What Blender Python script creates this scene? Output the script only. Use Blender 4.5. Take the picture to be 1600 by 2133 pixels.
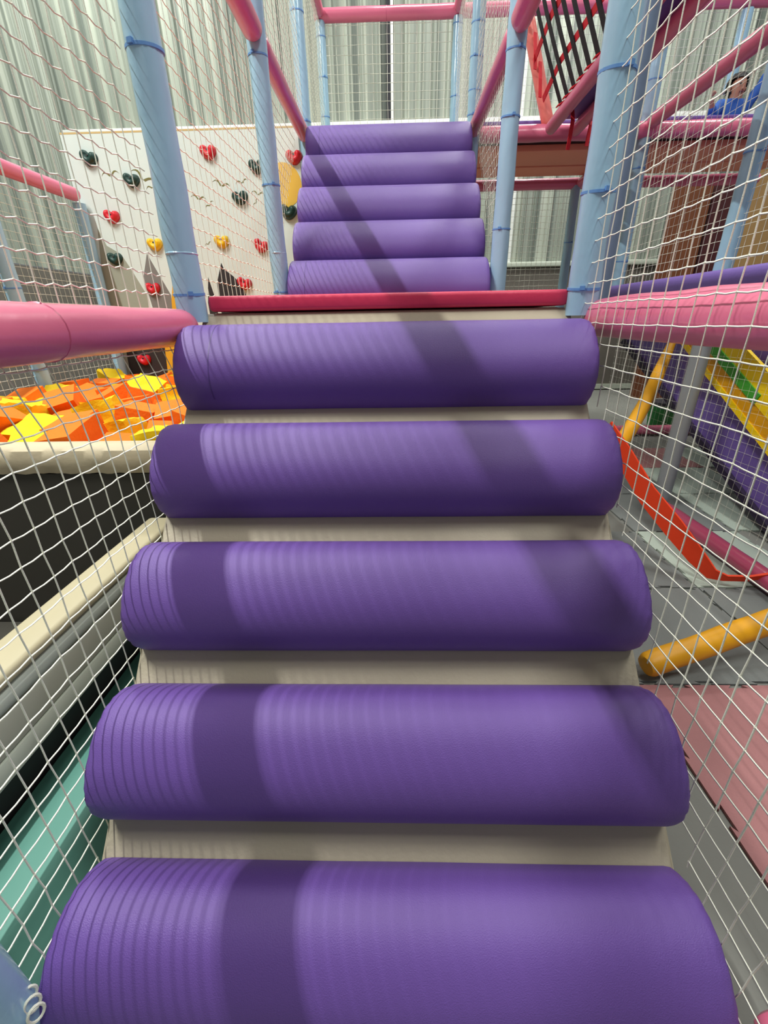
import bpy, bmesh, math, random
from mathutils import Vector, Matrix, noise
R = random.Random(7)
PI = math.pi
for o in list(bpy.data.objects): bpy.data.objects.remove(o)
SC = bpy.context.scene
COL = SC.collection

# ------------------------------------------------------------------ camera
EYE = Vector((0.0301, 0.0, 1.21))
FPX, PITCH, YAW, ROLL = 893.85, .4226, .0288, -.0181
cp, sp, cy, sy = math.cos(PITCH), math.sin(PITCH), math.cos(YAW), math.sin(YAW)
fw = Vector((-sy*cp, cy*cp, -sp)); rt = Vector((cy, sy, 0)); up = rt.cross(fw)
c_, s_ = math.cos(ROLL), math.sin(ROLL)
r2 = c_*rt + s_*up; u2 = -s_*rt + c_*up
cam = bpy.data.cameras.new('camera'); co = bpy.data.objects.new('camera', cam); COL.objects.link(co)
cam.sensor_fit = 'VERTICAL'; cam.sensor_height = 24; cam.lens = 24*FPX/2133
cam.clip_start = .02; cam.clip_end = 60
M = Matrix.Identity(4)
for i in range(3):
    M[i][0] = r2[i]; M[i][1] = u2[i]; M[i][2] = -fw[i]; M[i][3] = EYE[i]
co.matrix_world = M
SC.camera = co

# ------------------------------------------------------------------ light and exposure
SC.view_settings.view_transform = 'Standard'; SC.view_settings.look = 'None'
SC.view_settings.gamma = 1; SC.view_settings.exposure = 0.3
try: SC.view_settings.use_curve_mapping = False
except Exception: pass
w = bpy.data.worlds.new('world'); SC.world = w; w.use_nodes = True
w.node_tree.nodes['Background'].inputs[0].default_value = (.92, .96, 1, 1)
w.node_tree.nodes['Background'].inputs[1].default_value = .14
def lamp(name, loc, power, sx, sy_, col=(1, .98, .95), target=None):
    l = bpy.data.lights.new(name, 'AREA'); l.shape = 'RECTANGLE'; l.size = sx; l.size_y = sy_
    l.energy = power; l.color = col
    o = bpy.data.objects.new(name, l); COL.objects.link(o); o.location = loc
    if target: o.rotation_euler = (Vector(target)-Vector(loc)).to_track_quat('-Z', 'Y').to_euler()
    return o
# long hall lamp placed from the cast shadows, then five added fill lamps
LC = (.98, 1, .955)
lamp('key_or_fill_light', (-2.64, .9, 5.85), 260, .075, 2.2, LC)
lamp('key_or_fill_light', (1.9, -.2, 5.85), 130, .9, 1.6, LC)
lamp('key_or_fill_light', (4.6, 3.6, 7.3), 110, .8, .8, LC)
lamp('key_or_fill_light', (-3.6, 6.3, 7.3), 200, .8, .8, LC)
lamp('key_or_fill_light', (.4, 4.6, 7.3), 90, 1.2, 1.2, LC)
lamp('key_or_fill_light', (2.4, 6.6, 7.3), 170, .8, .8, LC)

# ------------------------------------------------------------------ materials
def lin(c): return tuple(((v/255)/12.92 if v/255 <= .04045 else ((v/255+.055)/1.055)**2.4) for v in c)+(1,)
def mat(name, col, rough=.5, bump=0., bscale=200., coat=0., var=0., vscale=3., sheen=0., spec=.5, metal=0.):
    m = bpy.data.materials.new(name); m.use_nodes = True
    nt = m.node_tree; b = nt.nodes['Principled BSDF']
    b.inputs['Roughness'].default_value = rough; b.inputs['Metallic'].default_value = metal
    b.inputs['Specular IOR Level'].default_value = spec
    b.inputs['Coat Weight'].default_value = coat; b.inputs['Coat Roughness'].default_value = .15
    c = lin(col)
    tc = nt.nodes.new('ShaderNodeTexCoord')
    if var:
        n = nt.nodes.new('ShaderNodeTexNoise'); n.inputs['Scale'].default_value = vscale; n.inputs['Detail'].default_value = 5
        nt.links.new(tc.outputs['Object'], n.inputs['Vector'])
        mx = nt.nodes.new('ShaderNodeMix'); mx.data_type = 'RGBA'
        mx.inputs[6].default_value = tuple(max(0, v*(1-var)) for v in c[:3])+(1,)
        mx.inputs[7].default_value = tuple(min(1, v*(1+var)) for v in c[:3])+(1,)
        nt.links.new(n.outputs['Fac'], mx.inputs[0]); nt.links.new(mx.outputs[2], b.inputs['Base Color'])
    else: b.inputs['Base Color'].default_value = c
    if bump:
        n = nt.nodes.new('ShaderNodeTexNoise'); n.inputs['Scale'].default_value = bscale; n.inputs['Detail'].default_value = 3
        nt.links.new(tc.outputs['Object'], n.inputs['Vector'])
        bp = nt.nodes.new('ShaderNodeBump'); bp.inputs['Strength'].default_value = bump; bp.inputs['Distance'].default_value = .004
        nt.links.new(n.outputs['Fac'], bp.inputs['Height']); nt.links.new(bp.outputs[0], b.inputs['Normal'])
    return m
PURPLE = mat('purple_vinyl', (104, 74, 152), .5, .25, 500, var=.06, vscale=2)
PURPLED = mat('purple_vinyl_seam', (82, 58, 124), .5)
PURPLE2 = mat('purple_panel_vinyl', (116, 92, 168), .5, .2, 60, var=.08)
PINK = mat('pink_vinyl', (222, 112, 142), .32, .25, 30, coat=.25, var=.05)
PINKS = mat('shaded_pink_vinyl', (176, 72, 104), .25, .2, 30, coat=.4)  # pink vinyl with the low rail's shade put into its colour
PINKD = mat('pink_vinyl_seam', (196, 84, 118), .4)
SALMON = mat('salmon_vinyl', (238, 130, 118), .35, .3, 30, coat=.2)
BLUE = mat('light_blue_vinyl', (158, 196, 218), .25, .35, 22, coat=.3, var=.05)
TIE = mat('blue_cable_tie', (98, 146, 204), .4)
NET = mat('cream_net_cord', (244, 244, 226), .7, .3, 600)
RED = mat('crimson_vinyl', (222, 56, 92), .45, .3, 40, var=.05)
GREY = mat('grey_vinyl', (184, 174, 150), .55, .25, 120, var=.06)
BEIGE = mat('beige_canvas', (202, 188, 158), .6, .35, 40, var=.08)
BEIGEP = mat('beige_vinyl', (194, 184, 152), .5, .1, 20, var=.05)
GREYB = mat('blue_grey_vinyl', (186, 194, 184), .5)
PALE = mat('pale_green_grey_vinyl', (204, 212, 196), .45)
BLACK = mat('charcoal_vinyl', (70, 67, 60), .55, .1, 60)
DARK = mat('dark_base', (60, 58, 60), .7)
TEAL = mat('teal_vinyl', (96, 152, 138), .5, .15, 30, var=.08)
BOARD = mat('cream_board', (218, 230, 224), .5, .05, 10, var=.03)
PLY = mat('plywood_edge', (206, 178, 120), .7)
M1 = mat('paint_grey_green', (158, 162, 146), .6); M2 = mat('paint_mid_grey', (126, 124, 120), .6)
M3 = mat('paint_gold', (226, 170, 36), .6); M4 = mat('paint_black', (44, 40, 42), .6)
M5 = mat('paint_sun', (236, 190, 70), .6); M6 = mat('paint_olive', (120, 116, 60), .6)
HRED = mat('red_resin', (216, 34, 50), .4, .4, 90); HYEL = mat('yellow_resin', (244, 196, 20), .4, .4, 90)
HGRN = mat('dark_green_resin', (26, 62, 56), .4, .4, 90); BOLT = mat('bolt_hole_steel', (90, 90, 90), .4, metal=1)
FYEL = mat('yellow_foam', (246, 208, 2), .85, .8, 60); FOR = mat('orange_foam', (250, 120, 8), .85, .6, 60, var=.05)
STEEL = mat('grey_steel_tube', (150, 154, 158), .4)
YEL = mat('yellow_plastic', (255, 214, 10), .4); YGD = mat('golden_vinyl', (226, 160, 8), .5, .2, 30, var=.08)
GRN = mat('green_plastic', (66, 160, 50), .4); GRND = mat('green_bin_plastic', (40, 130, 60), .5)
ORED = mat('orange_red_strap', (232, 62, 20), .6, .2, 300)
BLKS = mat('black_webbing', (28, 26, 28), .8, .4, 400); REDS = mat('red_webbing', (206, 24, 40), .7, .4, 400)
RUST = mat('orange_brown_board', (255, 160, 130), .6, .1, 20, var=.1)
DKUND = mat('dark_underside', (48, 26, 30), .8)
WHITE = mat('white_paint', (236, 238, 232), .5)
CONC = mat('grey_blockwork', (112, 106, 98), .85, .5, 30, var=.12, vscale=6)
TAN = mat('tan_board', (168, 132, 84), .7, .1, 30, var=.1); BRN = mat('brown_board', (118, 66, 36), .7, .1, 30, var=.15)
MARN = mat('dark_maroon_board', (70, 22, 26), .7)
TRIMD = mat('dark_trim', (46, 44, 52), .6)
SKIN = mat('skin', (176, 122, 98), .6); HAIR = mat('black_hair', (22, 18, 18), .6, .5, 200)
SHIRT = mat('blue_cloth', (40, 88, 168), .8, .3, 60); TROU = mat('dark_navy_cloth', (34, 36, 60), .8)

def tile_mat(name, col):
    return mat(name, col, .75, .5, 260, var=.08, vscale=5)
TGREY = tile_mat('grey_foam_tile', (118, 122, 120)); TLG = tile_mat('pale_green_grey_foam_tile', (170, 182, 170))
TPINK = tile_mat('dusty_pink_foam_tile', (166, 114, 114))

def wall_mat():
    m = mat('profiled_steel', (176, 186, 176), .45)
    nt = m.node_tree; b = nt.nodes['Principled BSDF']
    g = nt.nodes.new('ShaderNodeNewGeometry'); sx = nt.nodes.new('ShaderNodeSeparateXYZ')
    nt.links.new(g.outputs['Position'], sx.inputs[0])
    ad = nt.nodes.new('ShaderNodeMath'); ad.operation = 'ADD'
    nt.links.new(sx.outputs[0], ad.inputs[0]); nt.links.new(sx.outputs[1], ad.inputs[1])
    n = nt.nodes.new('ShaderNodeTexNoise'); n.noise_dimensions = '1D'; n.inputs['Scale'].default_value = 7; n.inputs['Detail'].default_value = 3
    nt.links.new(ad.outputs[0], n.inputs['W'])
    r = nt.nodes.new('ShaderNodeValToRGB')
    r.color_ramp.elements[0].position = .32; r.color_ramp.elements[0].color = lin((114, 122, 114))
    r.color_ramp.elements[1].position = .68; r.color_ramp.elements[1].color = lin((184, 190, 176))
    nt.links.new(n.outputs['Fac'], r.inputs[0]); nt.links.new(r.outputs[0], b.inputs['Base Color'])
    return m
WALL = wall_mat()

# ------------------------------------------------------------------ helpers
def obj(name, bm, m, parent=None, smooth=True, mats=None):
    me = bpy.data.meshes.new(name)
    bmesh.ops.recalc_face_normals(bm, faces=bm.faces)
    bm.to_mesh(me); bm.free()
    for x in (mats or [m]): me.materials.append(x)
    if smooth:
        for p in me.polygons: p.use_smooth = True
        try: me.set_sharp_from_angle(angle=math.radians(38))
        except Exception: pass
    o = bpy.data.objects.new(name, me); COL.objects.link(o)
    if parent:
        o.parent = parent; o.matrix_parent_inverse = parent.matrix_world.inverted()
    return o
def tag(o, label, cat, group=None, kind=None):
    o['label'] = label; o['category'] = cat
    if group: o['group'] = group
    if kind: o['kind'] = kind
    return o
def thing(name, label, cat, loc=(0, 0, 0), group=None):
    o = bpy.data.objects.new(name, None); COL.objects.link(o); o.location = loc
    o.matrix_world = Matrix.Translation(Vector(loc)); o.empty_display_size = .1
    return tag(o, label, cat, group)
def struct(o): o['kind'] = 'structure'; return o

def box(bm, a, b, bev=0., seg=2):
    a, b = Vector(a), Vector(b)
    r = bmesh.ops.create_cube(bm, size=1, matrix=Matrix.Translation((a+b)/2) @ Matrix.Diagonal(Vector((abs(b[0]-a[0]), abs(b[1]-a[1]), abs(b[2]-a[2]), 1))))
    if bev:
        es = list({e for v in r['verts'] for e in v.link_edges})
        bmesh.ops.bevel(bm, geom=es, offset=bev, segments=seg, affect='EDGES', profile=.5)
def Bx(a, b, bev=0., seg=2):
    bm = bmesh.new(); box(bm, a, b, bev, seg); return bm
def prism(bm, pts, d):                       # polygon of 3D points, extruded by vector d
    vs = [bm.verts.new(p) for p in pts]; v2 = [bm.verts.new(Vector(p)+Vector(d)) for p in pts]
    n = len(vs); bm.faces.new(vs); bm.faces.new(v2[::-1])
    for i in range(n): bm.faces.new((vs[i], v2[i], v2[(i+1) % n], vs[(i+1) % n]))
def sweep(bm, pts, rad, seg=14, caps=True, wob=0., seed=0):
    pts = [Vector(p) for p in pts]; n = len(pts); rings = []
    t0 = (pts[1]-pts[0]).normalized(); ref = Vector((0, 0, 1)) if abs(t0.z) < .9 else Vector((0, 1, 0))
    u = t0.cross(ref).normalized()
    for i, p in enumerate(pts):
        t = (pts[min(i+1, n-1)]-pts[max(i-1, 0)]).normalized()
        u = (u-t*u.dot(t)).normalized(); v = t.cross(u)
        r = rad[i] if isinstance(rad, (list, tuple)) else rad
        ring = []
        for k in range(seg):
            a = 2*PI*k/seg
            rr = r*(1+wob*noise.noise(Vector((math.cos(a)*1.3+seed, math.sin(a)*1.3, (p-pts[0]).length*7))))
            ring.append(bm.verts.new(p+(u*math.cos(a)+v*math.sin(a))*rr))
        rings.append(ring)
    for i in range(n-1):
        for k in range(seg):
            bm.faces.new((rings[i][k], rings[i][(k+1) % seg], rings[i+1][(k+1) % seg], rings[i+1][k]))
    if caps: bm.faces.new(rings[0][::-1]); bm.faces.new(rings[-1])
def tube_pts(a, b, r, step=.06, cap=.6):
    a, b = Vector(a), Vector(b); L = (b-a).length; n = max(2, int(L/step)); d = (b-a)/L
    pts = [a, a+d*r*.12, a+d*r*.45]; rad = [r*.55, r*.82, r*.99]
    for i in range(1, n): pts.append(a+(b-a)*i/n); rad.append(r)
    pts += [b-d*r*.45, b-d*r*.12, b]; rad += [r*.99, r*.82, r*.55]
    return pts, rad

# ------------------------------------------------------------------ room
def corrugated(name, p0, p1, z0, z1, nrm, pitch=.2, dep=.035):
    bm = bmesh.new(); p0, p1, nrm = Vector(p0), Vector(p1), Vector(nrm)
    L = (p1-p0).length; d = (p1-p0)/L; n = int(L/pitch); prof = []
    for i in range(n+1):
        for f, h in ((0, 0), (.42, 0), (.5, 1), (.54, 1), (.6, .55), (.72, .55), (.76, 1), (.82, 1), (.9, 0)):
            s = (i+f)*pitch
            if s <= L: prof.append(p0+d*s+nrm*dep*h)
    lo = [bm.verts.new((p.x, p.y, z0)) for p in prof]; hi = [bm.verts.new((p.x, p.y, z1)) for p in prof]
    for i in range(len(prof)-1): bm.faces.new((lo[i], lo[i+1], hi[i+1], hi[i]))
    return struct(obj(name, bm, WALL, smooth=False))
corrugated('wall_back', (-4.9, 8, 0), (8.5, 8, 0), 1.95, 7.6, (0, -1, 0))
corrugated('wall_left', (-4.9, -4, 0), (-4.9, 8, 0), 1.95, 7.6, (1, 0, 0))
struct(obj('wall_base_back', Bx((-5, 7.93, 0), (8.5, 8.1, 1.93)), CONC))
struct(obj('wall_base_left', Bx((-5.1, -4, 0), (-4.83, 7.93, 1.93)), CONC))
struct(obj('trim_1', Bx((-4.83, 7.86, 1.93), (8.5, 7.97, 2.0), .01), PALE))
struct(obj('trim_2', Bx((1.84, 7.9, 2.0), (1.88, 7.965, 7.5)), WHITE))
struct(obj('trim_3', Bx((.005, 7.9, 2.0), (.042, 7.965, 7.5)), WHITE))
struct(obj('trim_4', Bx((-.055, 7.93, 2.0), (.0, 7.97, 7.5)), TRIMD))
struct(obj('trim_5', Bx((-4.8, 7.88, 3.70), (8.5, 7.96, 3.80), .01), WHITE))
struct(obj('baseboard_back', Bx((-4.8, 7.9, .02), (8.5, 7.94, .10)), PALE))
struct(obj('floor', Bx((-5.1, -4, -.1), (8.5, 8.1, 0)), mat('grey_concrete', (122, 122, 116), .8, .3, 40, var=.1), smooth=False))
struct(obj('ceiling', Bx((-5.1, -4, 7.6), (8.5, 8.1, 7.7)), mat('ceiling_white', (214, 216, 212), .8), smooth=False))

# ------------------------------------------------------------------ jigsaw floor mats
def mat_tile(x0, y0, s, m, label, group):
    bm = bmesh.new(); pts = []
    def edge(a, b, out):
        a, b = Vector(a), Vector(b); d = b-a; n = 6
        nn = Vector((d.y, -d.x)).normalized()*out
        for i in range(n):
            q = a+d*i/n; pts.append(q+nn*(0 if i % 2 == 0 else 0))
            if i % 2 == 0:
                pts.append(a+d*(i+.3)/n); pts.append(a+d*(i+.15)/n+nn*.014); pts.append(a+d*(i+.85)/n+nn*.014); pts.append(a+d*(i+.7)/n)
    e = .003
    edge((x0+e, y0+e), (x0+s-e, y0+e), -.9); edge((x0+s-e, y0+e), (x0+s-e, y0+s-e), -.9)
    edge((x0+s-e, y0+s-e), (x0+e, y0+s-e), -.9); edge((x0+e, y0+s-e), (x0+e, y0+e), -.9)
    prism(bm, [(p.x, p.y, 0.001) for p in pts], (0, 0, .009))
    o = obj('floor_mat', bm, m, smooth=False); tag(o, label, 'mat', group)
G = 'jigsaw foam mats on the floor right of the stairs'
S = .6
tiles = [(.88, .56, TPINK, 'dusty pink jigsaw foam mat on the floor beside the lower stair'),
 (.88, -.04, TGREY, 'grey jigsaw foam mat in front of the pink one, beside the foot of the stair'),
 (.88, 1.16, TGREY, 'grey jigsaw foam mat under the yellow bar lying by the stair'),
 (1.48, 1.16, TGREY, 'grey jigsaw foam mat under the thick end of the yellow bar'),
 (.88, 1.76, TGREY, 'grey jigsaw foam mat behind the yellow bar, by the foot of the red strap'),
 (1.48, 1.76, TLG, 'pale green-grey jigsaw foam mat under the bend of the red strap'),
 (1.48, 2.36, TGREY, 'grey jigsaw foam mat at the foot of the grey steel post'),
 (2.08, 2.36, TLG, 'pale green-grey jigsaw foam mat beside the foot of the purple ramp panel'),
 (2.08, 2.96, TLG, 'pale green-grey jigsaw foam mat further under the purple ramp panel'),
 (1.48, 2.96, TGREY, 'grey jigsaw foam mat behind the grey steel post'),
 (2.08, 3.56, TPINK, 'dusty pink jigsaw foam mat beyond the grey steel post'),
 (2.68, 3.56, TLG, 'small pale corner of jigsaw foam mat beyond the purple ramp edge'),
 (1.48, .56, TPINK, 'dusty pink jigsaw foam mat at the right edge, beside the first pink one')]
for x, y, m, l in tiles: mat_tile(x, y, S, m, l, G)

# ------------------------------------------------------------------ padded posts with cable ties
def post(x, y, z0, z1, label, ties=(), seams=(), r=.045, m=BLUE, name='padded_post', group='light blue padded posts of the frame'):
    t = thing(name, label, 'post', (x, y, z0), group)
    bm = bmesh.new(); n = int((z1-z0)/.05)
    pts = [(x, y, z0+(z1-z0)*i/n) for i in range(n+1)]
    sweep(bm, pts, r, 20, wob=.10 if m is BLUE else 0, seed=x*3+y)
    obj('foam_sleeve', bm, m, t)
    for k, z in enumerate(ties):
        bm = bmesh.new(); a0 = -PI/2+.5*math.sin(k*2.3+x)
        ring = []
        for i in range(28):
            a = 2*PI*i/28; tz = .004*math.sin(a)
            ring.append([bm.verts.new((x+math.cos(a)*(r+q), y+math.sin(a)*(r+q), z+tz+h)) for q, h in ((-.004, -.0035), (.0022, -.0035), (.0022, .0035), (-.004, .0035))])
        for i in range(28):
            for j in range(4): bm.faces.new((ring[i][j], ring[(i+1) % 28][j], ring[(i+1) % 28][(j+1) % 4], ring[i][(j+1) % 4]))
        hd = bmesh.ops.create_cube(bm, size=1, matrix=Matrix.Translation((x+math.cos(a0)*(r+.003), y+math.sin(a0)*(r+.003), z)) @ Matrix.Rotation(a0, 4, 'Z') @ Matrix.Diagonal((.009, .014, .011, 1)))
        obj('cable_tie', bm, TIE, t)
    for z in seams:
        bm = bmesh.new(); sweep(bm, [(x, y, z-.004), (x, y, z), (x, y, z+.004)], [r*.98, r+.0018, r*.98], 20, caps=False)
        obj('sleeve_seam', bm, m, t)
    return t
post(-.61, .28, 0, 1.0, 'light blue padded post at the bottom left corner beside the lowest purple roll', (.5,))
post(-.61, 1.49, 1.21, 4.9, 'large light blue padded post rising left of the red landing edge', (1.854, 1.29), (1.398,))
post(.61, 1.49, 1.21, 4.9, 'large light blue padded post rising right of the red landing edge', (1.782, 1.525, 1.284, 2.2))
post(-.61, 2.74, 1.2, 4.9, 'light blue padded post left of the foot of the upper purple rolls', (2.36, 1.857, 1.36), (1.55,))
post(.61, 2.74, 1.2, 4.9, 'light blue padded post right of the foot of the upper purple rolls', (2.35, 2.105, 1.639))
post(-.61, 3.99, 0, 4.9, 'light blue padded post at the left of the topmost purple roll', (3.098, 2.522))
post(.61, 3.99, 0, 4.9, 'light blue padded post at the right of the topmost purple roll', (3.25, 3.013, 2.841, 2.665, 2.53))
post(-.61, 5.24, 0, 3.62, 'slim light blue padded post at the far left corner of the top deck', (3.52, 3.245, 2.963), r=.043)
post(.61, 5.24, 0, 3.62, 'slim light blue padded post at the far right corner of the top deck', (3.576, 3.083), r=.043)
post(1.86, 2.77, 1.12, 3.9, 'light blue padded post behind the right net, nearest the right edge of the photo', (1.95, 3.0))
post(1.86, 2.77, 0, 1.12, 'grey steel post standing on the mats under the right pink rail', r=.05, m=STEEL, name='steel_post', group='grey uprights')
post(1.86, 4.01, 1.3, 3.9, 'light blue padded post behind the right net, second from the right edge', (1.6, 2.2, 2.7))
post(1.84, 5.24, 0, 2.38, 'far light blue padded post with shaded right side under the raised deck', (1.9,))
post(3.11, 5.24, 3.05, 3.6, 'short pale blue padded post piece high behind the right nets under the pink crossbar', ())
post(.72, 1.62, 1.25, 3.8, 'slate grey padded post tucked close behind the large right blue post', (), r=.028, m=mat('slate_vinyl', (112, 128, 152), .4, .3, 25), group='grey uprights')
post(-2.35, 2.97, .3, 2.05, 'light blue padded post of the ball pit fence at the left edge of the photo', (1.424, 1.015, .94))
post(-2.37, 3.90, .3, 2.05, 'light blue padded post along the left edge of the climbing board', ())

# ------------------------------------------------------------------ padded pink rails
def rail(a, b, label, r=.045, m=PINK, seams=(), group='pink padded rails of the frame', name='padded_rail', wob=.05, seamm=PINKD):
    a, b = Vector(a), Vector(b)
    t = thing(name, label, 'rail', tuple(a), group); bm = bmesh.new()
    p, rd = tube_pts(a, b, r); sweep(bm, p, rd, 22, wob=wob, seed=a.x+a.z)
    obj('foam_sleeve', bm, m, t)
    for s in seams:
        q = a+(b-a)*s; d = (b-a).normalized(); bm = bmesh.new()
        sweep(bm, [q-d*.003, q, q+d*.003], [r*.99, r+.0018, r*.99], 22, caps=False); obj('sleeve_seam', bm, seamm, t)
    return t
rail((-.632, -.1, 1.197), (-.632, 1.475, 1.197), 'thick pink padded rail at eye height on the left, ending at the large left post', r=.052, seams=(.61,))
rail((.664, -.1, 1.203), (.662, 1.48, 1.203), 'thick pink padded rail at eye height on the right, behind the near net', r=.054, wob=.09)
rail((-.61, .3, 2.43), (-.61, 2.70, 2.43), 'pink padded rail overhead at top left, running to the second left post', r=.047)
rail((-.61, 2.79, 2.43), (-.61, 3.94, 2.43), 'pink padded rail left of the upper rolls between the second and third left posts', r=.044)
rail((.61, .3, 2.43), (.61, 2.70, 2.43), 'pink padded rail overhead at top right, running to the second right post', r=.047)
rail((.61, 2.79, 2.43), (.61, 3.94, 2.43), 'pink padded rail right of the upper rolls between the second and third right posts', r=.044)
rail((-.66, 5.24, 3.66), (3.6, 5.24, 3.66), 'long pink padded crossbar high across the far end of the top deck', r=.048, seams=(.15, .5))
rail((-.61, 4.03, 3.66), (-.61, 5.19, 3.66), 'short pink padded rail above the far left of the top deck', r=.045)
rail((.61, 4.03, 3.66), (.61, 5.19, 3.66), 'short pink padded rail above the far right of the top deck', r=.045)
rail((.66, 3.99, 2.42), (3.6, 3.99, 2.42), 'pink padded crossbar along the front edge of the raised deck on the right', r=.05, seams=(.3, .6), wob=.1)
rail((.66, 5.24, 2.40), (3.6, 5.24, 2.40), 'shaded pink padded crossbar along the far edge under the raised deck', r=.047)
rail((1.86, 1.3, 2.45), (1.86, 3.93, 2.45), 'glossy pink padded rail slanting to the top right corner of the photo behind the net', r=.045)
rail((1.86, 4.07, 2.39), (1.86, 5.17, 2.39), 'short pink padded rail stub under the raised deck at the far blue post', r=.045)
rail((-2.36, 1.5, 2.08), (-2.36, 3.88, 2.10), 'pink padded rail at the far left edge running to the climbing board', r=.045)
rail((1.76, 1.1, .07), (1.76, 2.66, .07), 'shade-darkened pink glossy padded rail lying low on the mats at the right', r=.045, m=PINKS)
rail((2.0, 4.7, .06), (3.6, 4.7, .06), 'short pink floor rail far back beneath the golden tube', r=.05)
rail((.70, -.3, .12), (.665, .33, .12), 'dark red padded floor rail just visible right of the lowest roll', r=.04)

# ------------------------------------------------------------------ padded ramps
SL1, SL2 = .7974, .7596
B1 = Vector((0, 1.2593, .9745))
def zramp1(y): return .9745+(y-1.2593)*math.tan(SL1)
d1 = Vector((0, math.cos(SL1), math.sin(SL1))); n1 = Vector((0, -math.sin(SL1), math.cos(SL1)))
d2 = Vector((0, math.cos(SL2), math.sin(SL2))); n2 = Vector((0, -math.sin(SL2), math.cos(SL2)))
P2 = Vector((0, 2.664, 1.262))
def zramp2(y): return 1.262+(y-2.664)*math.tan(SL2)
bm = bmesh.new()
a = Vector((-.587, .29, 0.005)); b = Vector((-.587, 1.45, zramp1(1.45)))
pts = [(-.587, .315, .005), (-.587, 1.506, zramp1(1.506)), (-.587, 1.516, 1.234), (-.587, 1.53, 1.234), (-.587, 1.53, 1.08), (-.587, 1.46, 1.07), (-.587, .40, .005)]
prism(bm, pts, (1.174, 0, 0)); bmesh.ops.bevel(bm, geom=[e for e in bm.edges if abs((e.verts[0].co-e.verts[1].co).x) < .01], offset=.008, segments=2, affect='EDGES')
tag(obj('padded_ramp', bm, GREY), 'grey vinyl ramp under the five lower purple rolls', 'ramp', 'grey vinyl stair ramps')
bm = bmesh.new()
pts = [(-.56, 2.66, 1.225), (-.56, 3.88, zramp2(3.88)), (-.56, 3.93, zramp2(3.88)), (-.56, 3.93, zramp2(3.80)-.08), (-.56, 2.80, 1.225)]
prism(bm, pts, (1.12, 0, 0))
tag(obj('padded_ramp', bm, GREY), 'grey vinyl ramp hidden under the five upper purple rolls', 'ramp', 'grey vinyl stair ramps')

def roll(base, d, n, hw, L, H, label, group, seam=None, seed=0):
    """half-round bolster, base edge at `base`, running L up the ramp, bulging H from it"""
    c = base+d*(L/2); NS = 30
    def ring(x, f, ins=0., rip=0.):
        out = []
        for i in range(NS+1):
            a = PI*i/NS
            e = .86
            ca, sa = math.cos(a), math.sin(a)
            px = math.copysign(abs(ca)**e, ca)*L/2; pn = (max(sa, 0)**e)*H
            k = f*(1-rip*max(0, math.sin(a*23+seed))*(1 if 0 < i < NS else 0))
            out.append(bm.verts.new(c+Vector((x, 0, 0))+d*(px*k)+n*(pn*k+.0008)))
        return out
    bm = bmesh.new(); rings = []
    st = [(-hw, .90, 0), (-hw+.003, .955, .02), (-hw+.009, .985, .022), (-hw+.022, 1.0, .006)]
    N = 22
    for x, f, rp in st: rings.append(ring(x, f, 0, rp))
    for i in range(N+1):
        x = -hw+.045+(2*hw-.09)*i/N
        rings.append(ring(x, 1.0+.006*noise.noise(Vector((x*4, seed*3.1, 0))), 0, 0))
    for x, f, rp in reversed(st): rings.append(ring(-x, f, 0, rp))
    for i in range(len(rings)-1):
        for k in range(NS): bm.faces.new((rings[i][k], rings[i][k+1], rings[i+1][k+1], rings[i+1][k]))
        bm.faces.new((rings[i][0], rings[i+1][0], rings[i+1][NS], rings[i][NS]))
    bm.faces.new(rings[0]); bm.faces.new(rings[-1][::-1])
    t = thing('padded_roll', label, 'padded roll', tuple(c), group)
    obj('roll_cover', bm, PURPLE, t)
    if seam is not None:
        bm = bmesh.new(); A = []
        for i in range(3, NS-2):
            a = PI*i/NS; ca, sa = math.cos(a), math.sin(a)
            px = math.copysign(abs(ca)**.86, ca)*L/2; pn = (sa**.86)*H
            p = c+d*px+n*pn; q = (d*ca/L*2+n*sa/H).normalized()
            A.append([bm.verts.new(p+q*h+Vector((seam+s, 0, 0))) for s, h in ((-.003, -.002), (-.0015, .0012), (.0015, .0012), (.003, -.002))])
        for i in range(len(A)-1):
            for j in range(3): bm.faces.new((A[i][j], A[i][j+1], A[i+1][j+1], A[i+1][j]))
        obj('stitched_seam', bm, PURPLED, t)
    return t
names = ['highest of the five lower purple rolls, just below the red landing edge', 'second from the top of the five lower purple rolls',
 'middle one of the five lower purple rolls', 'fourth from the top of the five lower purple rolls', 'nearest and largest purple roll at the bottom of the photo']
for k in range(5):
    roll(B1-d1*(.3354*k), d1, n1, .584, .262, .124, names[k], 'purple rolls on the lower ramp', -.48 if k == 0 else None, k)
names = ['lowest of the five upper purple rolls, right behind the red landing edge', 'second from the bottom of the five upper purple rolls',
 'middle one of the five upper purple rolls', 'fourth from the bottom of the five upper purple rolls', 'topmost and smallest purple roll, under the far net window']
for k in range(5):
    roll(P2+d2*(.005+.327*k), d2, n2, .556, .315, .122, names[k], 'purple rolls on the upper ramp', {0: -.46, 4: -.46}.get(k), 10+k)

# landing mat and decks
t = thing('landing_mat', 'flat crimson padded mat on the landing between the two flights of purple rolls', 'mat', (0, 2, 1.238))
obj('mat_cover', Bx((-.560, 1.498, 1.240), (.574, 2.655, 1.285), .012, 3), RED, t)
obj('underlay', Bx((-.56, 1.535, 1.19), (.56, 2.66, 1.236), .006), GREY, t)
tag(obj('deck_mat', Bx((-.56, 3.95, 2.34), (.56, 5.19, 2.42), .01), GREY), 'grey padded deck behind the topmost purple roll', 'mat')
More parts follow.
